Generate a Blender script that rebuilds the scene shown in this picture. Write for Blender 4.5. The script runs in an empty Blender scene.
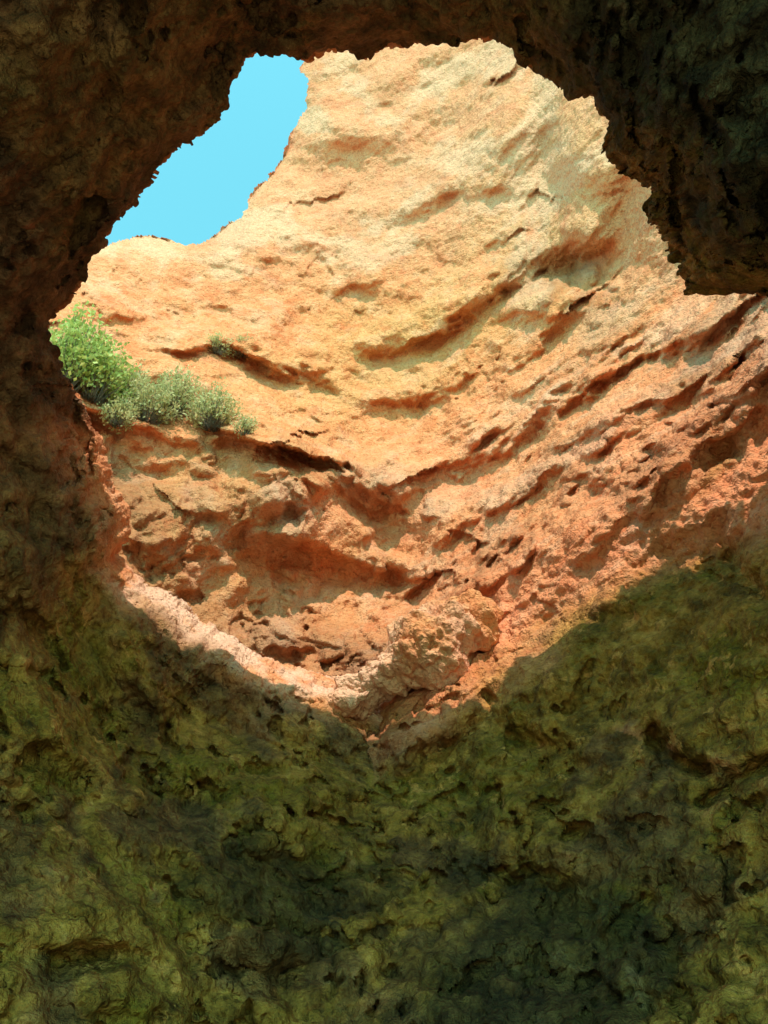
import bpy, math, numpy as np
from mathutils import Vector
rng = np.random.default_rng(7)
F32 = np.float32
# ------------------------------------------------------------------ camera
PITCH = math.radians(35.0); FPX = 753.0
EYE = np.array([0, 0, 1.6])
FW = np.array([0, math.cos(PITCH), math.sin(PITCH)])
UPV = np.array([0, -math.sin(PITCH), math.cos(PITCH)])
RT = np.array([1.0, 0, 0])

scene = bpy.context.scene
cam = bpy.data.cameras.new("camera"); camo = bpy.data.objects.new("camera", cam)
scene.collection.objects.link(camo); scene.camera = camo
camo.location = EYE; camo.rotation_euler = (math.pi/2 + PITCH, 0, 0)
cam.sensor_fit = 'VERTICAL'; cam.sensor_height = 24; cam.lens = 24*FPX/1024
cam.clip_end = 2000; cam.clip_start = 0.05

# survey helper: bearing of a surveyed feature -> unit direction
def bearing(px, py):
    px = np.asarray(px, float); py = np.asarray(py, float)
    d = ((px-384)/FPX)[..., None]*RT + ((512-py)/FPX)[..., None]*UPV + FW
    return d/np.linalg.norm(d, axis=-1, keepdims=True)
def survey(d):
    z = np.clip(d@FW, 0.12, None)
    return 384+FPX*(d@RT)/z, 512-FPX*(d@UPV)/z

# ------------------------------------------------------------------ noise
TAB = rng.random((64, 64, 64)).astype(F32)*2-1
TABV = rng.random((64, 64, 64, 3)).astype(F32)
def vnoise(p):
    i = np.floor(p).astype(np.int32); f = (p-i).astype(F32)
    f = f*f*f*(f*(f*6-15)+10)
    i &= 63; j = (i+1) & 63
    x0, y0, z0 = i[:, 0], i[:, 1], i[:, 2]; x1, y1, z1 = j[:, 0], j[:, 1], j[:, 2]
    fx, fy, fz = f[:, 0], f[:, 1], f[:, 2]
    a = TAB[x0, y0, z0]*(1-fx)+TAB[x1, y0, z0]*fx
    b = TAB[x0, y1, z0]*(1-fx)+TAB[x1, y1, z0]*fx
    c = TAB[x0, y0, z1]*(1-fx)+TAB[x1, y0, z1]*fx
    d = TAB[x0, y1, z1]*(1-fx)+TAB[x1, y1, z1]*fx
    return (a*(1-fy)+b*fy)*(1-fz)+(c*(1-fy)+d*fy)*fz
ROT = np.array([[0.0, 0.8, 0.6], [-0.8, 0.36, -0.48], [-0.6, -0.48, 0.64]])
def fbm(p, scale, octv, gain=0.5, off=0.0):
    q = (p*scale)@ROT.T+off; s = 0; a = 1.0; t = 0
    for k in range(octv):
        s = s+a*vnoise(q); t += a; a *= gain; q = (q@ROT.T)*2.03+11.3
    return s/t*1.6
def worley(p, scale, off=0.0):
    q = p*scale+off; i0 = np.floor(q).astype(np.int32); f = (q-i0).astype(F32)
    d1 = np.full(len(p), 9, F32); d2 = d1.copy()
    for dx in (-1, 0, 1):
        for dy in (-1, 0, 1):
            for dz in (-1, 0, 1):
                c = (i0+np.array([dx, dy, dz], np.int32)) & 63
                v = TABV[c[:, 0], c[:, 1], c[:, 2]]+np.array([dx, dy, dz], F32)-f
                d = np.sqrt((v*v).sum(1))
                d2 = np.minimum(d2, np.maximum(d1, d)); d1 = np.minimum(d1, d)
    return d1, d2
def sstep(a, b, x):
    t = np.clip((x-a)/(b-a), 0, 1); return t*t*(3-2*t)
def gauss(U, V, cx, cy, sx, sy=None, rot=0):
    sy = sy or sx; c, s = math.cos(rot), math.sin(rot)
    x = (U-cx)*c+(V-cy)*s; y = -(U-cx)*s+(V-cy)*c
    return np.exp(-(x/sx)**2-(y/sy)**2)
def polydist(U, V, pts):
    """distance to polyline and sign (positive above the line)"""
    best = np.full(U.shape, 1e9); sg = np.ones(U.shape)
    for (x0, y0), (x1, y1) in zip(pts[:-1], pts[1:]):
        dx, dy = x1-x0, y1-y0; L = dx*dx+dy*dy
        t = np.clip(((U-x0)*dx+(V-y0)*dy)/L, 0, 1)
        d = np.hypot(U-x0-t*dx, V-y0-t*dy)
        s = np.where((V-y0)*dx-(U-x0)*dy < 0, 1.0, -1.0)*(1 if dx >= 0 else -1)
        m = d < best; best = np.where(m, d, best); sg = np.where(m, s, sg)
    return best, sg
def rbf(dirs, vals):
    n = len(vals); K = np.linalg.norm(dirs[:, None]-dirs[None], axis=2)
    A = np.zeros((n+1, n+1)); A[:n, :n] = K; A[:n, n] = A[n, :n] = 1
    w = np.linalg.solve(A, np.append(vals, 0))
    def ev(d):
        s = np.full(len(d), w[n])
        for k in range(n): s += w[k]*np.sqrt(((d-dirs[k])**2).sum(1)+1e-3)
        return s
    return ev
def grid_normals(P, wrap=False):
    if wrap:
        du = np.roll(P, -1, 1)-np.roll(P, 1, 1)
    else: du = np.gradient(P, axis=1)
    dv = np.gradient(P, axis=0)
    n = np.cross(du, dv); n /= np.linalg.norm(n, axis=2, keepdims=True)+1e-12
    s = np.sign(((EYE-P)*n).sum(2, keepdims=True)); s[s == 0] = 1
    return n*s
def grid_mesh(name, P, masks, keep=None, wrap=False, pale=None):
    R, C = P.shape[:2]; idx = np.arange(R*C).reshape(R, C)
    if wrap: idx = np.hstack([idx, idx[:, :1]])
    q = np.stack([idx[:-1, :-1], idx[:-1, 1:], idx[1:, 1:], idx[1:, :-1]], -1).reshape(-1, 4)
    P = P.reshape(-1, 3); masks = masks.reshape(-1, 4)
    if keep is not None:
        q = q[keep.reshape(-1)[q].all(1)]
        used = np.zeros(len(P), bool); used[q] = True
        remap = np.cumsum(used)-1; q = remap[q]; P = P[used]; masks = masks[used]
        if pale is not None: pale = pale[used]
    me = bpy.data.meshes.new(name)
    me.vertices.add(len(P)); me.vertices.foreach_set("co", P.astype(F32).ravel())
    me.loops.add(len(q)*4); me.loops.foreach_set("vertex_index", q.astype(np.int32).ravel())
    me.polygons.add(len(q)); me.polygons.foreach_set("loop_start", np.arange(0, len(q)*4, 4, dtype=np.int32))
    me.polygons.foreach_set("use_smooth", np.ones(len(q), bool))
    at = me.attributes.new("mineral_shade", 'FLOAT_COLOR', 'POINT')
    at.data.foreach_set("color", np.clip(masks, 0, 1).astype(F32).ravel())
    if pale is not None:
        at = me.attributes.new("pale", 'FLOAT', 'POINT'); at.data.foreach_set("value", np.clip(pale, 0, 1).astype(F32))
    me.update(calc_edges=True)
    ob = bpy.data.objects.new(name, me); scene.collection.objects.link(ob)
    return ob

# ------------------------------------------------------------------ rock material
def rock_material():
    m = bpy.data.materials.new("rock_material"); m.use_nodes = True
    nt = m.node_tree; N = nt.nodes; Lk = nt.links; N.clear()
    out = N.new('ShaderNodeOutputMaterial'); bs = N.new('ShaderNodeBsdfPrincipled')
    bs.inputs['Roughness'].default_value = 0.92
    bs.inputs['Specular IOR Level'].default_value = 0.12
    Lk.new(bs.outputs[0], out.inputs[0])
    tc = N.new('ShaderNodeTexCoord')
    def noise(sc, det, rough=0.6):
        n = N.new('ShaderNodeTexNoise'); n.inputs['Scale'].default_value = sc
        n.inputs['Detail'].default_value = det; n.inputs['Roughness'].default_value = rough
        Lk.new(tc.outputs['Object'], n.inputs[0]); return n
    def ramp(src, stops):
        r = N.new('ShaderNodeValToRGB'); e = r.color_ramp.elements
        e[0].position, e[0].color = stops[0][0], (*stops[0][1], 1)
        e[1].position, e[1].color = stops[-1][0], (*stops[-1][1], 1)
        for p, c in stops[1:-1]:
            x = e.new(p); x.color = (*c, 1)
        Lk.new(src, r.inputs[0]); return r.outputs[0]
    def mix(fac, a, b, mode='MIX'):
        x = N.new('ShaderNodeMix'); x.data_type = 'RGBA'; x.blend_type = mode
        for s, v in ((x.inputs[0], fac), (x.inputs[6], a), (x.inputs[7], b)):
            if isinstance(v, (int, float)): s.default_value = v
            elif isinstance(v, tuple): s.default_value = (*v, 1)
            else: Lk.new(v, s)
        return x.outputs[2]
    def math_(op, a, b, clamp=False):
        x = N.new('ShaderNodeMath'); x.operation = op; x.use_clamp = clamp
        for s, v in zip(x.inputs, (a, b)):
            if isinstance(v, (int, float)): s.default_value = v
            else: Lk.new(v, s)
        return x.outputs[0]
    at = N.new('ShaderNodeAttribute'); at.attribute_name = "mineral_shade"
    pl = N.new('ShaderNodeAttribute'); pl.attribute_name = "pale"
    sep = N.new('ShaderNodeSeparateColor'); Lk.new(at.outputs['Color'], sep.inputs[0])
    algae, ochre, brown = sep.outputs; black = at.outputs['Alpha']
    w1 = (1, 1, 1); g1 = (0, 0, 0)
    nA = noise(1.1, 5, 0.68); sA = N.new('ShaderNodeSeparateColor'); Lk.new(nA.outputs['Color'], sA.inputs[0])
    nB = noise(3.4, 5, 0.72); sB = N.new('ShaderNodeSeparateColor'); Lk.new(nB.outputs['Color'], sB.inputs[0])
    nC = noise(20, 2, 0.65); fine = nC.outputs['Fac']
    a0, a1, a2 = sA.outputs; b0, b1, b2 = sB.outputs
    orange = ramp(b0, [(0.3, (0.64, 0.165, 0.065)), (0.5, (0.75, 0.255, 0.110)), (0.72, (0.78, 0.335, 0.170))])
    ochc = ramp(b0, [(0.3, (0.62, 0.235, 0.080)), (0.7, (0.75, 0.365, 0.155))])
    col = mix(ochre, orange, ochc)
    col = mix(ramp(a0, [(0.50, g1), (0.68, (0.5,)*3)]), col, (0.77, 0.42, 0.26))
    col = mix(ramp(a1, [(0.52, g1), (0.68, (0.65,)*3)]), col, (0.62, 0.135, 0.042))
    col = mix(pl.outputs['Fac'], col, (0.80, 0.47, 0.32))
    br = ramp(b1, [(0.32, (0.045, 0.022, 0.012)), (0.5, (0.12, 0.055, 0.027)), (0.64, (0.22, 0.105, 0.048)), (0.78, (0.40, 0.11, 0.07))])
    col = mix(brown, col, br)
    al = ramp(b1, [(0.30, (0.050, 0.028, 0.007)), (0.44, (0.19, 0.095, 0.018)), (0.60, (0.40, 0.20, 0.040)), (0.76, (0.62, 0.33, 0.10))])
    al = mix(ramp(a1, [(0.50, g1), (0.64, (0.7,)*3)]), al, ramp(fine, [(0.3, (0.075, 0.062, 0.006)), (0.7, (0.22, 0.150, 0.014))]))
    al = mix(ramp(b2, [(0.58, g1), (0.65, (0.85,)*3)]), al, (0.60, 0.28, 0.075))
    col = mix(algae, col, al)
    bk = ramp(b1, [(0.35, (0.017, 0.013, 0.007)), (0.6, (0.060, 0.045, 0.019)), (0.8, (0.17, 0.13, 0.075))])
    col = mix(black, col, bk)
    col = mix(0.8, col, ramp(fine, [(0.30, (0.62, 0.58, 0.56)), (0.50, w1), (0.75, w1)]), 'MULTIPLY')
    Lk.new(col, bs.inputs['Base Color'])
    vo = N.new('ShaderNodeTexVoronoi'); vo.inputs['Scale'].default_value = 13; Lk.new(tc.outputs['Object'], vo.inputs[0])
    nb = noise(7, 4, 0.68).outputs['Fac']
    hh = math_('ADD', math_('MULTIPLY', nb, 1.4), math_('MULTIPLY', math_('MINIMUM', vo.outputs[0], 0.35), 0.8))
    bp = N.new('ShaderNodeBump'); bp.inputs['Strength'].default_value = 0.85; bp.inputs['Distance'].default_value = 0.11
    Lk.new(hh, bp.inputs['Height']); Lk.new(bp.outputs[0], bs.inputs['Normal'])
    return m
ROCK = rock_material()

# ------------------------------------------------------------------ cliff (back wall, cave floor to cliff top)
CA = [ # bearing px,py -> horizontal distance
 (384,1000,6.2),(0,1000,7.5),(768,1000,5.2),(200,850,8),(384,850,7.4),(700,850,6.0),(560,740,7.9),(400,715,9.0),
 (480,655,8.9),(560,620,8.7),(700,560,7.7),(768,500,7.2),(850,700,5.5),(900,400,7.5),(768,330,8.8),(640,470,9.1),(560,545,9.3),
 (500,495,11.6),(410,585,13.2),(330,640,13.0),(200,560,11.9),(120,470,11.4),(60,430,11.0),(240,450,11.0),(150,350,13.4),(310,490,11.4),
 (350,400,13.8),(450,420,13.8),(600,260,12.4),(700,300,10.8),(300,300,14.2),(150,280,14.2),(450,150,13.2),(560,390,11.6),
 (560,150,11.8),(620,120,11.0),(400,60,13.0),(310,100,13.8),(240,240,14.0),(0,300,13.5),(768,100,9.5),(500,-50,12.5)]
dA = bearing([c[0] for c in CA], [c[1] for c in CA])
evA = rbf(dA, np.array([c[2] for c in CA], float))
az = np.radians(np.concatenate([np.arange(-85, -48, 1.0), np.arange(-48, 62, 0.125), np.arange(62, 110, 1.0)]))
el = np.radians(np.concatenate([np.arange(-22, -2, 1.0), np.arange(-2, 74, 0.10)]))
AZ, EL = np.meshgrid(az, el)
dirA = np.stack([np.sin(AZ)*np.cos(EL), np.cos(AZ)*np.cos(EL), np.sin(EL)], -1).reshape(-1, 3)
U, V = survey(dirA)
RH = np.clip(evA(dirA), 3.5, 30)
D = RH/np.cos(EL.ravel())
B0 = dirA*D[:, None]
wx = fbm(B0, 0.45, 4, 0.55, 201.); wy = fbm(B0, 0.45, 4, 0.55, 231.); wz = fbm(B0, 1.6, 3, 0.55, 251.)
BW = B0+np.stack([wx, wy, wx-wy], 1)*0.22
BQ = dirA*(8+0.25*D)[:, None]+np.stack([wx, wy, wx-wy], 1)*0.22
h = np.zeros(len(D))     # relief toward the viewer, metres
cnt = [0]
def ledge(pts, amp, wa, wb, wob=14, hard=5.0):
    cnt[0] += 1; k = cnt[0]
    d, s = polydist(U+wob*wy+5*wz, V+wob*wx+6*wz, pts); s = d*s
    a = amp*np.clip(0.35+1.2*fbm(B0, 0.55, 3, off=k*17.3)+0.35, 0, 1.6)
    return a*np.tanh(s/hard)*np.where(s > 0, np.exp(-d/wa), 0.8*np.exp(-d/wb))
h += ledge([(150,352),(215,348),(262,362),(300,378),(370,356),(430,332),(500,300),(560,268)], 0.70, 26, 26, 12)
h += ledge([(40,395),(130,428),(235,432),(300,455),(350,470),(405,505)], 1.0, 20, 60, 16)
h += ledge([(190,505),(260,540),(330,560),(400,580)], 0.45, 24, 30, 20, 7)
h += ledge([(470,455),(520,420),(600,385),(680,350),(760,300)], 0.55, 34, 34, 34, 10)
h += ledge([(60,318),(150,300),(250,268),(340,232),(430,205),(520,195)], 0.32, 20, 50, 18, 14)
h += ledge([(120,345),(230,318),(330,300),(420,270),(500,240)], 0.30, 26, 26, 18, 10)
h += ledge([(330,170),(400,130),(470,110),(505,75)], 0.30, 40, 40, 30, 14)
h += ledge([(320,420),(380,400),(450,385),(520,350),(560,320)], 0.45, 26, 34, 20, 9)
# spur of the right-hand wall standing proud of the gully
d, s = polydist(U+14*wy+8*wz, V+14*wx+8*wz, [(440,612),(478,588),(520,540),(570,505),(640,478),(700,410),(768,352),(840,300)])
h += 0.95*(0.5-0.5*np.tanh(d*s/10))*np.exp(-d/90)
h -= 0.50*np.exp(-d/40)*(s > 0)*np.tanh(d/10)
# alcove with rounded pillar in the upper right of the cliff
Uw = U+9*wx; Vw = V+9*wy
h -= 1.2*gauss(Uw, Vw, 575, 268, 36, 18); h -= 0.6*gauss(Uw, Vw, 545, 165, 16, 75, -0.1)
h += 0.8*gauss(Uw, Vw, 588, 180, 28, 62); h += 0.8*gauss(Uw, Vw, 592, 232, 22, 20)
h -= 0.6*gauss(Uw, Vw, 622, 205, 14, 60, 0.25)
h += 0.9*gauss(Uw, Vw, 530, 300, 40, 14, -0.4)+0.5*gauss(Uw, Vw, 450, 300, 70, 16, -0.45)
h += 0.7*gauss(Uw, Vw, 500, 140, 26, 60, 0.15)-0.4*gauss(Uw, Vw, 440, 120, 30, 60, 0.5)
h += 0.8*gauss(Uw, Vw, 320, 475, 60, 26, 0.35)-0.6*gauss(Uw, Vw, 290, 560, 60, 22, 0.3)
h -= 0.6*gauss(Uw, Vw, 150, 475, 60, 22, 0.1)+0.6*gauss(Uw, Vw, 380, 520, 40, 14, 0.6)
h += 0.8*gauss(Uw, Vw, 610, 420, 70, 18, -0.45)-0.8*gauss(Uw, Vw, 530, 450, 60, 18, -0.7)
# general relief
low = sstep(520, 700, V+0.35*(384-U))             # 0 outside, 1 in cave
up = sstep(330, 200, V)
zone = sstep(-0.35, 0.45, fbm(B0, 0.38, 3, 0.5, 301.)-0.5*up)   # smooth eroded rock vs rubbly beds
st = np.stack([BW[:, 0]*0.3, BW[:, 1]*0.3, (BW[:, 2]-0.30*BW[:, 0])*0.9], 1)
h += 0.12*fbm(st, 1.0, 4, 0.5, 3.0)*(1-0.7*low)
h += 0.62*fbm(B0, 0.30, 3, 0.5, 7.0)
h += 0.34*fbm(BQ, 0.8, 4, 0.47, 17.0)
h += (0.04+0.06*zone+.04*low)*fbm(BQ, 2.4, 5, 0.52, 27.0)
cob = np.zeros(len(D))
for pts, w in (([(150,510),(250,520),(340,500),(400,540),(470,570)], 60), ([(430,600),(560,500),(660,440),(768,350)], 58),
               ([(200,450),(330,465),(400,520)], 30), ([(530,275),(600,290)], 30), ([(120,430),(200,470)], 20), ([(290,640),(390,660)], 30),
               ([(480,440),(600,370),(768,300)], 26)):
    d, s = polydist(Uw, Vw, pts); cob = np.maximum(cob, np.exp(-(d/w)**2))
cob *= 0.25+0.75*sstep(-0.4, 0.15, fbm(B0, 1.0, 3, 0.5, 311.))
Wj = np.stack([wz, wx, wy], 1)
f1, f2 = worley(BQ+0.2*Wj, 2.1)
h += (0.05+0.50*cob+0.09*low)*(1-f1*f1)+0.20*cob*np.minimum(f2-f1, .3)
f1, f2 = worley(BQ+0.1*Wj, 4.0, 5.0)
h += (0.03+0.02*zone+0.22*cob+0.02*low)*(1-f1*f1)
f1, f2 = worley(BQ, 8.5, 25.0)
h += (0.018+0.010*zone+0.045*cob)*(1-f1*f1)
pit = fbm(BQ, 1.6, 4, 0.6, 40.)
h -= 0.22*sstep(0.44, 0.60, pit)*(0.5+0.5*low)*(0.25+0.75*zone)
h -= low*0.18*sstep(0.26, 0.46, fbm(BQ, 3.4, 3, 0.6, 45.))*sstep(-.2, .3, wx+wz*.5)
# crevices in the shaded wall
for pts, w, a in (([(660,735),(668,755),(700,770)], 9, .6), ([(485,700),(500,735),(555,745)], 11, .35), ([(768,760),(700,800)], 10, .4), ([(450,770),(480,860),(560,900)], 30, .4), ([(735,560),(768,600)], 10, .4)):
    d, s = polydist(Uw, Vw, pts); h -= a*np.exp(-(d/w)**2)
# rounded cliff top at the skyline
SIL = [(-400,330),(0,272),(45,262),(75,252),(100,246),(122,238),(150,236),(180,243),(215,237),(240,214),(256,190),(275,172),(290,146),(294,125),(303,112),(300,84),(303,60),(306,-140)]
sd, _ = polydist(U, V, SIL)
D = D-h+1.6*np.exp(-sd/14)
P = EYE+dirA*D[:, None]
Pg = P.reshape(len(el), len(az), 3); nrm = grid_normals(Pg).reshape(-1, 3)
P = P+nrm*(0.03*fbm(P, 4.5, 4, 0.6, 50.)+0.02*fbm(P, 11, 2, 0.6, 60.))[:, None]
us = U+6*fbm(B0, 0.9, 4, 0.6, 75.)
vs = np.interp(us, [p[0] for p in SIL], [p[1] for p in SIL])
wob = 7*fbm(B0, 0.9, 4, 0.6, 70.)
keepA = ((V+wob > vs) & ((V > -130) | (dirA@FW < 0.2)))
keepA &= EL.ravel() < math.radians(71.5)
# mineral masks; brown also carries shade painted behind the lip
wn = fbm(B0, 0.5, 5, 0.6, 80.); wb = fbm(B0, 0.8, 5, 0.6, 380.)
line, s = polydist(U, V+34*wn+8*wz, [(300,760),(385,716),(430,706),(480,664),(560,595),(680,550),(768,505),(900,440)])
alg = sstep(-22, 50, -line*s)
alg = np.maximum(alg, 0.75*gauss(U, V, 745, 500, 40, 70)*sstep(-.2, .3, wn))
och = np.clip(0.75*gauss(U, V, 560, 190, 80, 100)+0.9*gauss(U, V, 400, 340, 170, 60, -0.35)+0.8*gauss(U, V, 230, 560, 140, 90)+0.25*wn+0.1, 0, 1)
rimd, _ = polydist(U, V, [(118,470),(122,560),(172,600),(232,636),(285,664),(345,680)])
brn = np.clip(0.34*cob*sstep(-.3, .3, wn)+0.40*gauss(U, V, 575, 268, 30, 16)+0.12*sstep(.2, .7, wx)+0.30*np.exp(-(rimd/45)**2), 0, 1)*(1-alg)  # last term paints shade onto the bowl wall behind the lip
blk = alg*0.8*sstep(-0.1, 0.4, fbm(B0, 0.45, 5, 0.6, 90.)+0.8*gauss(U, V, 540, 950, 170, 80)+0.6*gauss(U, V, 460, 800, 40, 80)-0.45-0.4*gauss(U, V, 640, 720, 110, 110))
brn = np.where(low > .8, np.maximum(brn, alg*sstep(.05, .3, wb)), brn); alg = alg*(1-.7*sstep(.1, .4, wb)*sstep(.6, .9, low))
pal = 0.22*up+0.40*sstep(.1, .5, wn)*sstep(430, 250, V)+0.35*cob*sstep(.1, .4, wy)
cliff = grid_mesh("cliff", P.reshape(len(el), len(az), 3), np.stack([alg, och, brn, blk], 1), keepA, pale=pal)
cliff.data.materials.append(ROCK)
PA, UA, VA, KA = P, U, V, keepA
def ground_at(px, py):
    k = np.where(KA, (UA-px)**2+(VA-py)**2, 1e9); return PA[np.argmin(k)]

# ------------------------------------------------------------------ knobbly outcrop standing on the lip of the hole
nu, nv = 420, 260
tu, tv = np.meshgrid(np.linspace(0, 2*math.pi, nu, endpoint=False), np.linspace(-math.pi/2*.98, math.pi/2*.98, nv))
S = np.stack([np.sin(tv), np.cos(tv)*np.cos(tu), np.cos(tv)*np.sin(tu)], -1).reshape(-1, 3)
dist = np.linalg.norm(ground_at(455, 665)-EYE)
pa = EYE+bearing(350, 704)*(dist+0.15); pb = EYE+bearing(478, 616)*(dist+0.35)
ax = (pb-pa)/2; Lx = np.linalg.norm(ax); ax = ax/Lx; vdir = bearing(420, 655)
a2 = np.cross(ax, vdir); a2 /= np.linalg.norm(a2); a3 = np.cross(ax, a2)
prof = 0.74+0.22*np.sin(S[:, 0]*2.2+.5)+0.14*np.sin(S[:, 0]*6+1)
Q = (pa+pb)/2+S[:, :1]*ax*Lx*1.10+(S[:, 1:2]*a2*0.40+S[:, 2:3]*a3*0.75)*prof[:, None]
sn = (S[:, :1]*ax/Lx+S[:, 1:2]*a2/.40+S[:, 2:3]*a3/.75); sn /= np.linalg.norm(sn, axis=1, keepdims=True)
w1_ = fbm(Q, 1.3, 3, .5, 601.)
f1, f2 = worley(Q+.15*np.stack([w1_, -w1_, w1_], 1), 3.2, 3.); g1_, _ = worley(Q, 7, 13.)
hq = 0.24*(1-f1*f1)-.12+0.10*(1-g1_*g1_)+0.20*fbm(Q, 1.6, 5, .55, 611.)+0.03*fbm(Q, 9, 3, .6, 621.)
Q = Q+sn*hq[:, None]
t_ = S[:, 0]
mk = np.stack([0*t_, .7+0*t_, 0*t_, 0*t_], 1)
oc = grid_mesh("rock_outcrop", Q.reshape(nv, nu, 3), mk, None, True, pale=np.clip(.30+.6*w1_, 0, .7))
oc.data.materials.append(ROCK)

# ------------------------------------------------------------------ cave roof and side walls around the skylight
OUT = [(45,322),(62,300),(80,275),(100,245),(135,200),(170,165),(208,137),(230,108),(236,80),(252,60),(275,56),(300,64),(340,56),(390,50),(440,45),
 (485,42),(512,46),(530,70),(565,90),(603,103),(612,122),(608,147),(634,172),(652,190),(646,215),(668,240),(684,276),(705,286),(768,292),(850,320),(930,400),
 (920,500),(820,590),(700,660),(600,715),(500,735),(430,710),(388,690),(330,676),(285,662),(232,634),(172,598),(130,566),(120,552),(130,530),(122,495),(104,450),(86,412),(64,372),(50,345)]
CB = [(384,20,8.6),(250,40,8.0),(150,120,7.4),(20,320,7.8),(0,100,6.4),(200,-100,6.8),(600,40,7.2),(700,100,5.8),(760,200,5.6),(690,270,6.6),
 (900,250,5.2),(640,160,7.0),(60,430,8.6),(100,560,9.0),(0,560,7.2),(200,640,9.5),(285,690,9.6),(390,715,10.2),(300,780,8.5),(150,720,7.9),
 (0,720,6.5),(384,850,7.85),(250,850,7.5),(80,850,6.4),(0,1000,5.4),(200,1000,6.2),(384,1000,6.45),(470,800,8.8),(480,1000,7.0),
 (600,740,10.0),(700,900,8.5),(700,700,10.0),(850,550,10.0),(1000,700,8.0),(930,350,8.5)]
dB = list(bearing([c[0] for c in CB], [c[1] for c in CB])); vB = [c[2] for c in CB]
for v, r in (((0,-.3,1),6.8),((0,-1,.6),8),((-1,-.2,.2),6.5),((1,-.2,.2),6.5),((-1,0,1),6.4),((1,0,1),6.0),((-1,-1,.4),8),((1,-1,.4),8),((-.8,.5,-.2),6.0),((1,.3,-.1),6.5),((0,-1,-.1),10),((0,.5,-1),3.5)):
    v = np.array(v, float); dB.append(v/np.linalg.norm(v)); vB.append(r)
evB = rbf(np.array(dB), np.array(vB, float))
c0 = bearing(390, 385); e1 = np.cross(c0, UPV); e1 /= np.linalg.norm(e1); e2 = np.cross(e1, c0)
if e2@UPV < 0: e2 = -e2
if e1@RT < 0: e1 = -e1
do = bearing([p[0] for p in OUT], [p[1] for p in OUT])
ph = np.arctan2(do@e2, do@e1); ps = np.arccos(do@c0); o = np.argsort(ph); ph, ps = ph[o], ps[o]
NPHI = 2200
phi = np.linspace(-math.pi, math.pi, NPHI, endpoint=False)
rim = np.interp(phi, ph, ps, period=2*math.pi)
ring3 = np.stack([np.cos(phi), np.sin(phi), 0*phi], 1)*4
ang = np.degrees(phi)
jag = 0.55+1.7*np.exp(-((ang-30)/25)**2)
rim = rim+0.008*fbm(ring3, 2.2, 3, 0.5, 4.)
def jagged(z):   # small-scale raggedness, varying along and across the edge
    q = ring3.copy(); q[:, 2] = z
    return 0.0040*jag*fbm(q, 8, 3, 0.5, 24.)+0.007*jag*fbm(q, 3.5, 3, 0.5, 64.)
REV = 40
tR = np.linspace(1, 0, REV, endpoint=False)
# roof thickness behind the rim, and how far the cave shell reaches before the open cave mouth
extk = np.interp(ang, [-180,-150,-110,-60,-20,0,15,45,65,90,135,160,180], [.16,.10,.06,.05,.05,.05,.28,.46,.45,.42,.27,.20,.16])
endp = np.interp(ang, [-180,-135,-90,-45,0,45,90,135,180], np.radians([88,82,72,82,88,80,70,80,88]))+0.08*fbm(ring3, 1.2, 4, 0.5, 14.)
lipw = np.interp(ang, [-180,-160,-100,-60,0,180], [.6,1.1,1.1,.4,.38,.38])
rows_d, rows_D, dps = [], [], []
def todir(ph_, ps_):
    return (np.cos(ps_)[:, None]*c0+np.sin(ps_)[:, None]*(np.cos(ph_)[:, None]*e1+np.sin(ph_)[:, None]*e2))
rimD = evB(todir(phi, rim))
for t in tR:
    d = todir(phi, rim+0.012*np.sqrt(t)+0.10*t*t+jagged(-t*extk*12))
    rows_d.append(d); rows_D.append(rimD*(1+extk*t)+lipw); dps.append(np.full(NPHI, -t))
for r in np.linspace(0, 1, 470):
    p_ = rim+(endp-rim)*r
    g = p_-rim
    d = todir(phi, p_+jagged(g*11)*np.exp(-g/.12)); rows_d.append(d)
    rows_D.append(evB(d)+lipw*np.exp(-g/0.024)); dps.append(g)
dirB = np.array(rows_d).reshape(-1, 3); D = np.array(rows_D).ravel(); dp = np.array(dps).ravel()
U, V = survey(dirB); B0 = dirB*D[:, None]
wx = fbm(B0, 0.6, 4, 0.55, 401.); wy = fbm(B0, 0.6, 4, 0.55, 431.); wz = fbm(B0, 1.8, 3, 0.55, 451.)
BW = B0+np.stack([wx, wy, wx-wy], 1)*0.22
zone = sstep(-0.35, 0.45, fbm(B0, 0.45, 3, 0.5, 501.))
h = 0.60*fbm(B0, 0.42, 3, 0.5, 107.)+0.34*fbm(BW, 1.0, 4, 0.5, 117.)+(0.05+0.10*zone)*fbm(BW, 2.6, 5, 0.58, 127.)
rough = 0.35+0.5*zone+1.5*gauss(U, V, 700, 130, 160, 150)
Wj = np.stack([wz, wx, wy], 1)
f1, f2 = worley(BW+.2*Wj, 1.8, 9.); h += 0.24*rough*(1-f1*f1)
f1, f2 = worley(BW+.1*Wj, 4.4, 15.); h += 0.085*rough*(1-f1*f1)
f1, f2 = worley(BW, 9, 35.); h += 0.03*rough*(1-f1*f1)
h -= 0.30*sstep(0.42, 0.60, fbm(B0, 1.2, 4, 0.6, 140.))*(.4+.6*zone)
h -= 0.18*sstep(0.26, 0.46, fbm(B0, 3.4, 3, 0.6, 145.))*sstep(-.2, .3, wx+wz*.5)
Uw = U+12*wx; Vw = V+12*wy
h -= 0.5*gauss(Uw, Vw, 258, 772, 18, 9)+0.6*gauss(Uw, Vw, 295, 985, 30, 22)+0.4*gauss(Uw, Vw, 90, 950, 34, 12)+0.35*gauss(Uw, Vw, 190, 800, 26, 12, -.5)
join = np.exp(-(np.abs(U-400)/70)**2)*sstep(700, 760, V)
h *= (1-0.5*join)
D = D-h*np.where(dp < 0, 0.6, 0.6+0.4*sstep(0, .05, dp))
P = EYE+dirB*D[:, None]; shp = (REV+470, NPHI)
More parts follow.
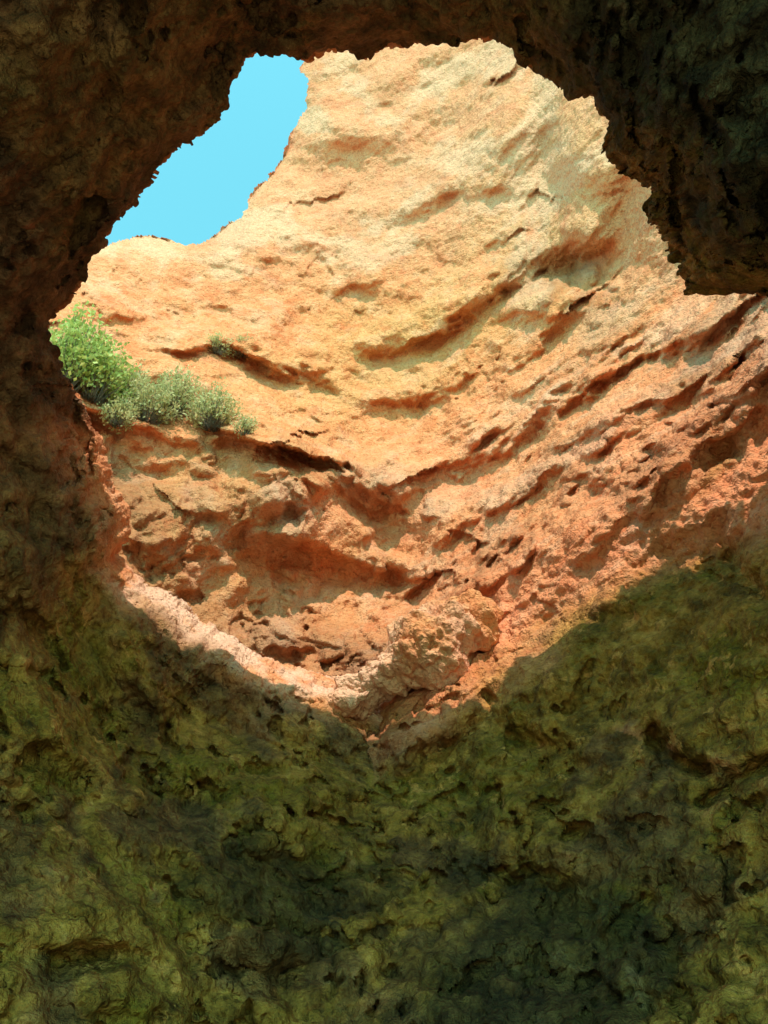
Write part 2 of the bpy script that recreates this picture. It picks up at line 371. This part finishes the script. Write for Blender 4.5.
nrm = grid_normals(P.reshape(*shp, 3), True).reshape(-1, 3)
nd = 0.035*fbm(P, 4.0, 4, 0.58, 150.)+0.02*fbm(P, 11, 2, 0.6, 160.)
P = P+nrm*nd[:, None]
wn = fbm(B0, 0.5, 5, 0.6, 180.); wb = fbm(B0, 0.8, 5, 0.6, 380.)
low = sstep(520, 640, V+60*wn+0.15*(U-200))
ur = sstep(470, 620, U-0.15*V+50*wn)*sstep(560, 420, V)
topmid = sstep(260, 480, U+60*wn)*sstep(300, 200, V)
dpp = np.maximum(dp, 0)
rimglow = np.clip(1.3*np.exp(-(dpp*(1+.5*wz)/0.042)**2), 0, 1)*sstep(400, 450, V)*sstep(420, 380, U+20*wn)  # sunlit look of the lower-left lip, painted into the colour masks
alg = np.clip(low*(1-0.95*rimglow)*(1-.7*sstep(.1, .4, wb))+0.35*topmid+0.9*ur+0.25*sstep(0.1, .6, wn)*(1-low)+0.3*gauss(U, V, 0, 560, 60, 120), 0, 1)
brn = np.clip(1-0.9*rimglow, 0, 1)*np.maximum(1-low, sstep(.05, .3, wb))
brn = np.where(dp < 0, 0.3*(V < 380), brn)
edge_ur = np.exp(-(dpp/0.07)**2)*(U > 585)*sstep(100, 140, V)*sstep(-.4, .2, wz)
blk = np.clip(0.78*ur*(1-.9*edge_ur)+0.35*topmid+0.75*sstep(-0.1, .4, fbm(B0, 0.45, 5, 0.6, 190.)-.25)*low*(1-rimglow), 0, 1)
blk = np.where(dp < 0, 0.35*(U > 560), blk)
och = np.clip(0.5+0.4*wn, 0, 1)
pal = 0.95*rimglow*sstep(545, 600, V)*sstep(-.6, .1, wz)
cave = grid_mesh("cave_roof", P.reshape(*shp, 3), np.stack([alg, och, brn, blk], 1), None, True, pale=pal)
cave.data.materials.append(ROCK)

# ------------------------------------------------------------------ shrubs on the ledge
def leaf_mat(name, c1, c2):
    m = bpy.data.materials.new(name); m.use_nodes = True; nt = m.node_tree; bs = nt.nodes['Principled BSDF']
    n = nt.nodes.new('ShaderNodeTexNoise'); n.inputs['Scale'].default_value = 5; n.inputs['Detail'].default_value = 2
    tc = nt.nodes.new('ShaderNodeTexCoord'); nt.links.new(tc.outputs['Object'], n.inputs[0])
    r = nt.nodes.new('ShaderNodeValToRGB'); r.color_ramp.elements[0].position = .35; r.color_ramp.elements[1].position = .65
    r.color_ramp.elements[0].color = (*c1, 1); r.color_ramp.elements[1].color = (*c2, 1)
    nt.links.new(n.outputs['Fac'], r.inputs[0]); nt.links.new(r.outputs[0], bs.inputs['Base Color'])
    bs.inputs['Roughness'].default_value = 0.6; bs.inputs['Specular IOR Level'].default_value = .3
    tr = nt.nodes.new('ShaderNodeBsdfTranslucent'); nt.links.new(r.outputs[0], tr.inputs[0])
    mx = nt.nodes.new('ShaderNodeMixShader'); mx.inputs[0].default_value = .4
    nt.links.new(bs.outputs[0], mx.inputs[1]); nt.links.new(tr.outputs[0], mx.inputs[2])
    nt.links.new(mx.outputs[0], nt.nodes['Material Output'].inputs[0]); return m
GREEN = leaf_mat("bright_leaf", (0.30, 0.38, 0.08), (0.58, 0.62, 0.20))
SAGE = leaf_mat("sage_leaf", (0.42, 0.40, 0.16), (0.68, 0.60, 0.30))
WOOD = leaf_mat("twig", (0.14, 0.10, 0.06), (0.22, 0.16, 0.10))
def shrub(px, py, w, hgt, mat, n_tw, leaf, lw, seed):
    r = np.random.default_rng(seed); base = ground_at(px, py); base = base+(EYE-base)/np.linalg.norm(EYE-base)*0.25
    vs, fs, mi = [], [], []
    for i in range(n_tw):
        a = r.uniform(0, 2*math.pi); rad = math.sqrt(r.random())
        root = base+np.array([math.cos(a)*rad*w*.15, math.sin(a)*rad*w*.15, -0.1])
        tip = base+np.array([math.cos(a)*rad*w*.55, math.sin(a)*rad*w*.45, hgt*(1-.7*rad**2)*r.uniform(.6, 1.15)])
        mid = (root+tip)/2+r.normal(0, .05, 3)
        pts = [root, mid, tip]; k = len(vs)
        for p, t in zip(pts, (.008, .006, .002)):
            vs += [p+[t, 0, 0], p+[-t*.5, t, 0], p+[-t*.5, -t, 0]]
        for s_ in range(2):
            for q in range(3):
                q2 = (q+1) % 3; fs.append((k+3*s_+q, k+3*s_+q2, k+3*s_+3+q2, k+3*s_+3+q)); mi.append(1)
        for L in range(26):
            t = r.uniform(.3, 1.03); p = (root*(1-t)**2+2*mid*t*(1-t)+tip*t*t)+r.normal(0, .045, 3)
            dr = (tip-root)/np.linalg.norm(tip-root)*.6+r.normal(0, .55, 3); dr /= np.linalg.norm(dr)
            sd_ = np.cross(dr, r.normal(0, 1, 3)); sd_ /= np.linalg.norm(sd_)+1e-9
            l = leaf*r.uniform(.6, 1.3); k = len(vs); ww = l*lw
            vs += [p, p+dr*l*.5+sd_*ww, p+dr*l, p+dr*l*.5-sd_*ww]; fs.append((k, k+1, k+2, k+3)); mi.append(0)
    me = bpy.data.meshes.new("shrub"); me.from_pydata([tuple(v) for v in vs], [], fs)
    me.materials.append(mat); me.materials.append(WOOD); me.polygons.foreach_set("material_index", mi); me.update()
    ob = bpy.data.objects.new("shrub", me); scene.collection.objects.link(ob); return ob
shrub(62, 390, 1.5, 2.1, GREEN, 140, .10, .32, 1)
shrub(94, 398, 1.3, 1.5, GREEN, 110, .09, .32, 2)
shrub(128, 400, 0.9, 0.9, SAGE, 70, .075, .26, 3)
shrub(148, 420, 1.2, 0.9, SAGE, 110, .08, .24, 4)
shrub(174, 410, 1.1, 1.1, SAGE, 100, .08, .24, 5)
shrub(212, 424, 1.0, 1.0, SAGE, 100, .08, .24, 6)
shrub(240, 354, 0.9, 0.5, SAGE, 50, .06, .24, 7)
shrub(218, 350, 0.7, 0.45, SAGE, 40, .06, .24, 8)
shrub(246, 432, 0.4, 0.4, SAGE, 24, .06, .24, 9)
shrub(118, 422, 0.7, 0.5, SAGE, 50, .07, .24, 10)

# ------------------------------------------------------------------ ground
n = 120; xs = np.sign(np.linspace(-1, 1, n))*np.abs(np.linspace(-1, 1, n))**3*600
GX, GY = np.meshgrid(xs, xs); gp = np.stack([GX.ravel(), GY.ravel(), 0*GX.ravel()], 1)
gp[:, 2] = 0.12*fbm(gp, 0.4, 3)*np.exp(-np.hypot(gp[:, 0], gp[:, 1])/40)
gr = grid_mesh("ground", gp.reshape(n, n, 3), np.zeros((n*n, 4)))
gm = bpy.data.materials.new("sand"); gm.use_nodes = True; nt = gm.node_tree; b = nt.nodes['Principled BSDF']
ns = nt.nodes.new('ShaderNodeTexNoise'); ns.inputs['Scale'].default_value = 3; ns.inputs['Detail'].default_value = 3
tcx = nt.nodes.new('ShaderNodeTexCoord'); nt.links.new(tcx.outputs['Object'], ns.inputs[0])
rr = nt.nodes.new('ShaderNodeValToRGB'); rr.color_ramp.elements[0].color = (.42, .33, .21, 1); rr.color_ramp.elements[1].color = (.58, .46, .31, 1)
nt.links.new(ns.outputs['Fac'], rr.inputs[0]); nt.links.new(rr.outputs[0], b.inputs['Base Color']); b.inputs['Roughness'].default_value = .95
gr.data.materials.append(gm)

# ------------------------------------------------------------------ light
SUN_EL = math.radians(56); SUN_AZ = math.radians(172)   # compass direction of sun, clockwise from +Y
sdir = Vector((math.sin(SUN_AZ)*math.cos(SUN_EL), math.cos(SUN_AZ)*math.cos(SUN_EL), math.sin(SUN_EL)))
sl = bpy.data.lights.new("sun", 'SUN'); sl.energy = 4.8; sl.angle = math.radians(0.5); sl.color = (1, .93, .84)
so = bpy.data.objects.new("sun", sl); scene.collection.objects.link(so); so.rotation_euler = sdir.to_track_quat('Z', 'Y').to_euler()
w = bpy.data.worlds.new("World"); scene.world = w; w.use_nodes = True; nt = w.node_tree
sky = nt.nodes.new('ShaderNodeTexSky'); sky.sky_type = 'NISHITA'; sky.sun_disc = False
sky.sun_elevation = SUN_EL; sky.sun_rotation = SUN_AZ; sky.air_density = 1.0; sky.dust_density = 0.6; sky.ozone_density = 1.0
mx = nt.nodes.new('ShaderNodeMix'); mx.data_type = 'RGBA'; mx.blend_type = 'MULTIPLY'; mx.inputs[0].default_value = 1
mx.inputs[7].default_value = (1.7, 3.9, 2.65, 1); nt.links.new(sky.outputs[0], mx.inputs[6])
bg = nt.nodes['Background']; nt.links.new(mx.outputs[2], bg.inputs[0]); bg.inputs[1].default_value = 0.15
scene.view_settings.view_transform = 'Standard'; scene.view_settings.look = 'None'; scene.view_settings.exposure = 0
print("verts", len(cliff.data.vertices), len(cave.data.vertices))
